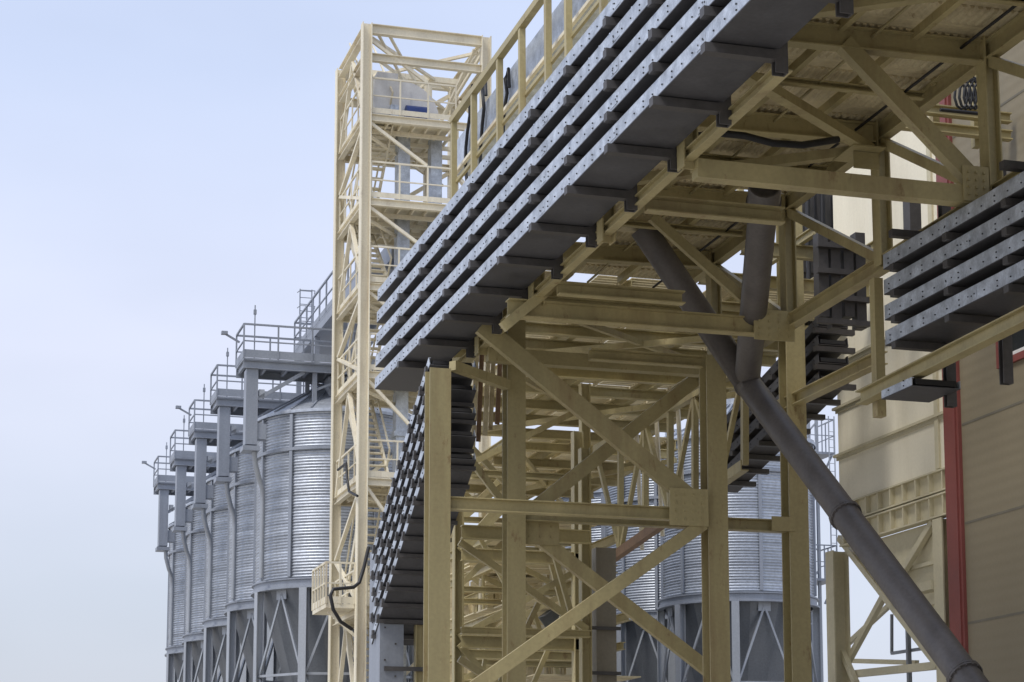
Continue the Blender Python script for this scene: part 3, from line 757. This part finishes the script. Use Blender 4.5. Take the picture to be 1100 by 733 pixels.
for i, y in enumerate(FY):
    xl, xr = .266 * y, .336 * y; xm = (xl + xr) / 2
    for k, z in enumerate((9.5, 7.25, 5.4, 3.4)):
        if k == 0 and i < 2: continue
        z += rnd.uniform(-.3, .3)
        if rnd.random() < .62: beam_part('truss_beam', t, (xl, y, z), (xr, y, z), .16, rnd.choice((.14, .2, .26)), 'I')
        else: beam_part('truss_beam', t, (xm, y, z - .4), (xr, y, z - .4), .12, .14, 'C')
        xa_, xb_ = rnd.choice(((xl, xr), (xr, xl), (xl, xm), (xm, xl)))
        beam_part('truss_diagonal', t, (xa_, y + .14, z + .1), (xb_, y + .14, z + 1.7), .1, .13)
        if k: beam_part('truss_post', t, (rnd.uniform(xl + .2, xr - .2), y + .3, z - 1.6), (rnd.uniform(xl + .2, xr - .2), y + .3, z + .6), .08, .1)
    for x in ((xl, xr) if i % 2 else (xr,)): MB().beam((x, y + .25, 0), (x, y + .25, 11 if i else 9), .2, .2, 'I', up=(1, 0, 0)).build('column', YEL, t)
for i in range(9):      # drop pipes and conduits between the decks
    x = 14.0 + i * .3; y = 50.4 + (i % 3) * 1.7
    MB().tube([(x, y, 3), (x + .04, y, 5.6), (x + .1 * (i % 3), y, 8.3)], .045, 6).build('conduit', TOW if i % 2 else YEL, t)
# right side truss of the platform, sloping lower edge
def rp(px, py, f): return aY(px, py, 34.4 + 9.6 * f)
n = 6; lo = [rp(800 - 160 * k / n, 500 + 112 * k / n, k / n) for k in range(n + 1)]; hi = [rp(800 - 160 * k / n, 392 + 92 * k / n, k / n) for k in range(n + 1)]
for k in range(n):
    beam_part('truss_chord', t, lo[k], lo[k + 1], .16, .2, 'C', RUST if k > 1 else YEL); beam_part('truss_chord', t, hi[k], hi[k + 1], .16, .2, 'C')
    beam_part('truss_web', t, lo[k], hi[k], .12, .12); beam_part('truss_web', t, (lo[k] if k % 2 else hi[k]), (hi[k + 1] if k % 2 else lo[k + 1]), .09, .1)
for k in range(4):
    a = lo[2].lerp(lo[5], k / 3.5); b = hi[2].lerp(hi[5], k / 3.5); MB().tube([a + V((.5, .6, 0)), b + V((.4, .7, .1))], .05, 6).build('conduit', TOW, t)
for i in range(9):
    x = 14.9 + i * .4
    z0 = 2.5 + (i * 5 % 4) * .9; z1 = 8.2 + (i * 3 % 4) * .9
    MB().box(x, x + .34, 55.2, 55.26, z0, z1).box(x + .1, x + .16, 55.12, 55.2, z0, z1).build('cladding_strip', YEL2, t)
for i in range(12):
    x = 14.0 + i * .42
    MB().box(x, x + .39, 56.3, 56.34, 2.0 + (i * 7 % 3) * .5, 10.9 - (i * 5 % 4) * .7).build('back_sheet', YEL2, t)
for i in range(5):
    p = aY(514 + i * 6.5, 348, 35.2); q_ = aY(508 + i * 6.5, 480 - i * 6, 35.2)
    MB().beam((p.x, 35.2 + .05 * (i % 2), p.z + .4), (q_.x, 35.2 + .05 * (i % 2), q_.z), .085, .03, up=(0, 1, 0)).build('side_plate', RUST if i % 3 == 1 else YEL2, t)
# hopper-like machine on a lower deck
one(MB().box(15.2, 16.6, 50.3, 51.5, 6.84, 7.8).box(15.4, 16.4, 50.2, 51.6, 7.8, 7.86).box(15.4, 15.9, 50.2, 50.29, 7.1, 7.6), 'conveyor_drive', TOW, 'pale drive housing on a lower deck beyond the trestle', 'machine')
# two dark ducts seen through the trestle
p = aY(648, 650, 40.0)
t = thing('vertical_duct', 'dull olive vertical duct with strap brackets seen between trestle columns', 'duct', (p.x, 40, 0))
MB().box(p.x - .22, p.x + .22, 39.8, 40.3, 0, aY(648, 590, 40).z).build('duct', DUCT, t)
MB().box(p.x - .48, p.x - .36, 40, 40.1, 0, aY(630, 600, 40).z).build('white_strip', WHITE, t)  # plain white strip standing beside the duct
for py in (632, 676, 724):
    z = aY(648, py, 40).z; MB().box(p.x - .55, p.x + .3, 39.74, 39.79, z - .04, z + .03).build('strap', ARM, t)
p = aY(621, 650, 39.5)
one(MB().beam((p.x, 39.5, 0), (p.x, 39.5, 9.9), .22, .22, 'I', up=(1, 0, 0)), 'slim_column', YEL, 'slim yellow column left of the dull vertical duct', 'column')
a = aY(588, 671, 46); b = aY(618, 648, 46)
one(MB().beam(a, b, .55, .5, 'C').beam(a + V((.25, -.5, .3)), b + V((.25, -.5, .3)), .06, .06), 'sloping_duct', SGRY, 'short grey sloping duct low between the trestle columns', 'duct')
# hoses under floor
a = aY(745, 147, 24.3); b = aY(800, 146, 24.3); c = aY(862, 156, 24.3)
one(MB().tube([aY(735, 150, 24.2), a, aY(770, 143, 24.3), b, aY(830, 154, 24.3), c, aY(900, 150, 24.5)], .05, 8), 'cable', RUB, 'thick black cable slung under the gallery floor near the braced cross frame', 'cable')
cb = MB()
for i in range(6):
    cc = aY(1026 + i * 5, 100, 27.5)
    cb.tube([cc + V((.02 * q, 0, .26 * math.cos(q / 10 * 6.283) * (1 if q < 10 else 1))) + V((.16 * math.sin(q / 10 * 6.283), 0, 0)) for q in range(11)], .022, 6, cap=False)
cb.tube([aY(1010, 118, 27.4), aY(1030, 120, 27.4), aY(1068, 124, 27.4)], .03, 6)
one(cb, 'cable_coil', RUB, 'coil of black cable hung beyond the gallery at upper right', 'cable')

# ------------------------------------------------------------------ cream bin and beige hall
BX = 17.0
yn, yf = aX(1021, 450, BX).y, aX(900, 450, BX).y
zb = aX(1020, 500, BX).z; zt = 15.5
t = thing('storage_bin', 'cream clad storage bin on yellow legs with ribbed skirt beams', 'bin', (BX, yn, 0))
MB().box(BX, BX + 4, yn + .02, yf, zb, zt).build('wall', CREAM, t)
for py in (491, 440, 392):
    z = aX(898, py, BX).z
    MB().box(BX - .07, BX + .5, yn + .03, yf + .12, z - .03, z + .02).box(BX - .03, BX - .002, yn + .03, yf + .05, z - .1, z - .031).build('flashing', CRIB, t)
z2 = zb + 4.3
MB().box(BX - .07, BX + .5, yn + .03, yf + .12, z2, z2 + .05).build('flashing', CRIB, t)
MB().box(BX - .04, BX - .002, yn + .38, yn + .52, zb, zt).build('corner_trim', CRIB, t)
for z0, z1 in ((zb - .42, zb - .03), (zb - .86, zb - .45)):
    b = MB().box(BX + .02, BX + .1, yn + .05, yf - .1, z0 + .03, z1 - .03).box(BX - .08, BX + .12, yn + .05, yf - .1, z1 - .03, z1).box(BX - .08, BX + .12, yn + .05, yf - .1, z0, z0 + .03)
    n = 9
    for k in range(n):
        yy = yn + .25 + k * (yf - yn - .5) / (n - 1); b.box(BX - .07, BX + .02, yy - .02, yy + .02, z0 + .03, z1 - .03)
    b.build('skirt_beam', CRIB, t)
hb = MB(); x0, x1 = BX + .12, BX + 3.9; ya, yb = yn + .2, yf - .15; ht = zb - .87
bz = aX(1003, 715, BX + .3).z
hb.add([(x0, ya, ht), (x1, ya, ht), (x1, yb, ht), (x0, yb, ht), (x0 + .25, ya + .1, bz), (x0 + 1.6, ya + .1, bz), (x0 + 1.6, ya + .8, bz), (x0 + .25, ya + .8, bz)],
       [(0, 4, 5, 1), (1, 5, 6, 2), (2, 6, 7, 3), (3, 7, 4, 0), (4, 7, 6, 5), (0, 1, 2, 3)])
q0 = V((x0, ya, ht)).lerp(V((x0 + .25, ya + .1, bz)), .28); q1 = V((x0, yb, ht)).lerp(V((x0 + .25, ya + .8, bz)), .28)
hb.beam(q0 + V((-.03, 0, 0)), q1 + V((-.03, 0, 0)), .05, .07)
q0 = V((x0, ya, ht)).lerp(V((x0 + .25, ya + .1, bz)), .55); q1 = V((x0, yb, ht)).lerp(V((x0 + .25, ya + .8, bz)), .55)
hb.beam(q0 + V((-.03, 0, 0)), q1 + V((-.03, 0, 0)), .07, .12)
hb.build('hopper', CRIB, t)
pl = aX(1014, 600, BX + .05); pf = aX(897, 620, BX + .05)
for xx in (0, 3.8):
    for yy in (pl.y, pf.y):
        MB().beam((BX + .1 + xx, yy, 0), (BX + .1 + xx, yy, zb - .88), .34, .34, 'I', up=(1, 0, 0), t=.03).build('leg', CRIB, t)
xbn = [0]
def xb(p0, p1, w=.1, h=.12, x=BX + .05, name='brace'):
    xbn[0] += 1; x += .13 * (xbn[0] % 3)
    return beam_part(name, t, aX(*p0, x), aX(*p1, x), w, h, 'box', CRIB)
xb((902, 578), (1008, 715)); xb((905, 722), (952, 636)); xb((955, 640), (1003, 560)); xb((900, 690), (920, 735))
xb((900, 726), (1008, 715), .12, .14); xb((912, 710), (985, 712), .1, .1, BX + 2.5); xb((902, 700), (956, 650), .08, .1, BX + 1.5)
p = aX(1002, 630, BX + .02); MB().box(p.x - .15, p.x + .1, p.y - .2, p.y + .5, p.z - .08, p.z + .08).build('bracket', CRIB, t)
b = MB(); q0 = aX(958, 660, BX + 1.6); q1 = aX(958, 702, BX + 1.6)
b.beam(q0, q1, .05, .05).beam(q1, q1 + V((.1, -1.2, 0)), .06, .06).beam(q1 + V((0, 0, .25)), q0, .04, .04)
p = aX(975, 660, BX + 1.6); b.beam((p.x, p.y, 0), (p.x, p.y, p.z + .3), .08, .08)
b.build('ladder_bracket', SGRY, t)

t = thing('panel_hall', 'beige panel clad hall with dark red corner trim and red framed window', 'building', (17, 20, 0))
HX = 16.95
yc0, yc1 = aX(1036, 560, HX).y, aX(1020, 560, HX).y
zw0 = aX(1073, 397, HX).z; yw1 = aX(1073, 390, HX).y; yw0 = yw1 - 2.4; zw1 = zw0 + 1.7
w = MB()
w.box(HX, HX + 12, 2, yw0, 0, 14.6).box(HX, HX + 12, yw1, yc0, 0, 14.6).box(HX, HX + 12, yw0, yw1, 0, zw0).box(HX, HX + 12, yw0, yw1, zw1, 14.6)
w.build('wall', BEIGE, t)
sj = MB()
for z in [aX(1069, 443, HX).z, aX(1069, 553, HX).z] :
    pass
za = aX(1035, 456, HX).z; zb2 = aX(1038, 562, HX).z; dz = za - zb2
for k in range(-3, 5):
    z = za + dz * k
    if z > 14.3 or z < .3: continue
    if zw0 - .1 < z < zw1 + .1:
        sj.box(HX - .006, HX - .002, 2, yw0 - .1, z - .02, z + .02).box(HX - .006, HX - .002, yw1 + .1, yc0, z - .02, z + .02)
    else: sj.box(HX - .006, HX - .002, 2, yc0 - .02, z - .02, z + .02)
sj.build('panel_joint', mat('dark_joint', (.16, .145, .11), .7), t)  # panel joints as thin strips in a darker colour
MB().box(HX - .06, HX + .3, yc0 + .003, yc1, 0, 14.75).box(HX - .085, HX - .062, yc0 + .08, yc0 + .12, 0, 14.75).build('corner_trim', RED, t)
MB().box(HX - .06, HX + 12, 2, yc0, 14.61, 14.75).build('parapet_trim', RED, t)
wf = MB().box(HX - .05, HX + .15, yw1 - .12, yw1 - .003, zw0 + .003, zw1 - .003).box(HX - .05, HX + .15, yw0 + .003, yw0 + .12, zw0 + .003, zw1 - .003).box(HX - .05, HX + .15, yw0 + .12, yw1 - .12, zw0 + .003, zw0 + .12).box(HX - .05, HX + .15, yw0 + .12, yw1 - .12, zw1 - .12, zw1 - .003).build('window', RED, t)
MB().box(HX + .06, HX + .08, yw0 + .12, yw1 - .12, zw0 + .12, zw1 - .12).build('pane', GLASS, wf)
MB().box(HX - .0, HX + .06, yw0 + .122, yw1 - .122, zw0 + .122, zw0 + .2).build('inner_sash', WHITE, wf)

# ------------------------------------------------------------------ world and light
SUN_EL, SUN_AZ = R(57), R(-116)      # azimuth from +Y towards +X
W = bpy.data.worlds.new('World'); S.world = W; W.use_nodes = True
nt = W.node_tree; bg = nt.nodes['Background']
sky = nt.nodes.new('ShaderNodeTexSky'); sky.sky_type = 'NISHITA'; sky.sun_disc = False
sky.sun_elevation = SUN_EL; sky.sun_rotation = SUN_AZ
sky.air_density = 1.0; sky.dust_density = 3.0; sky.ozone_density = 1.5
mx = nt.nodes.new('ShaderNodeMix'); mx.data_type = 'RGBA'
cn = nt.nodes.new('ShaderNodeTexNoise'); cn.inputs['Scale'].default_value = 2.2; cn.inputs['Detail'].default_value = 4
cr = nt.nodes.new('ShaderNodeMapRange'); cr.inputs['From Min'].default_value = .3; cr.inputs['From Max'].default_value = .7
cr.inputs['To Min'].default_value = .54; cr.inputs['To Max'].default_value = .76
ct = nt.nodes.new('ShaderNodeTexCoord'); cm = nt.nodes.new('ShaderNodeMapping'); cm.inputs['Scale'].default_value = (1, 1, 2.5)
nt.links.new(ct.outputs['Generated'], cm.inputs['Vector']); nt.links.new(cm.outputs[0], cn.inputs['Vector'])
nt.links.new(cn.outputs['Fac'], cr.inputs['Value']); nt.links.new(cr.outputs[0], mx.inputs['Factor'])
sx = nt.nodes.new('ShaderNodeSeparateXYZ'); tc2 = nt.nodes.new('ShaderNodeTexCoord')
rp_ = nt.nodes.new('ShaderNodeValToRGB'); cr_ = rp_.color_ramp      # pale cloud veil, brighter low above the horizon haze
for i, (p, c) in enumerate(((0.0, (.77, .80, .93)), (.12, (.78, .825, .96)), (.23, (.90, .93, 1.10)), (.36, (.765, .86, 1.11)), (1.0, (.68, .77, 1.0)))):
    e = cr_.elements[i] if i < 2 else cr_.elements.new(p)
    e.position = p; e.color = (*c, 1)
nt.links.new(tc2.outputs['Generated'], sx.inputs[0]); nt.links.new(sx.outputs['Z'], rp_.inputs[0])
vm = nt.nodes.new('ShaderNodeVectorMath'); vm.operation = 'SCALE'; vm.inputs['Scale'].default_value = 10.0
nt.links.new(rp_.outputs['Color'], vm.inputs[0]); nt.links.new(vm.outputs[0], mx.inputs['B'])
nt.links.new(sky.outputs[0], mx.inputs['A']); nt.links.new(mx.outputs['Result'], bg.inputs['Color'])
bg.inputs['Strength'].default_value = .115
sl = bpy.data.lights.new('sun', 'SUN'); sl.energy = 2.2; sl.angle = R(16); sl.color = (1, .96, .9)
so = bpy.data.objects.new('sun', sl); COL.objects.link(so)
sd = V((math.sin(SUN_AZ) * math.cos(SUN_EL), math.cos(SUN_AZ) * math.cos(SUN_EL), math.sin(SUN_EL)))
so.rotation_euler = sd.to_track_quat('Z', 'Y').to_euler()
so.location = (0, 0, 60)
vs_ = S.view_settings
vs_.view_transform = 'Standard'; vs_.look = 'None'; vs_.exposure = 0; vs_.gamma = 1
vs_.use_curve_mapping = False
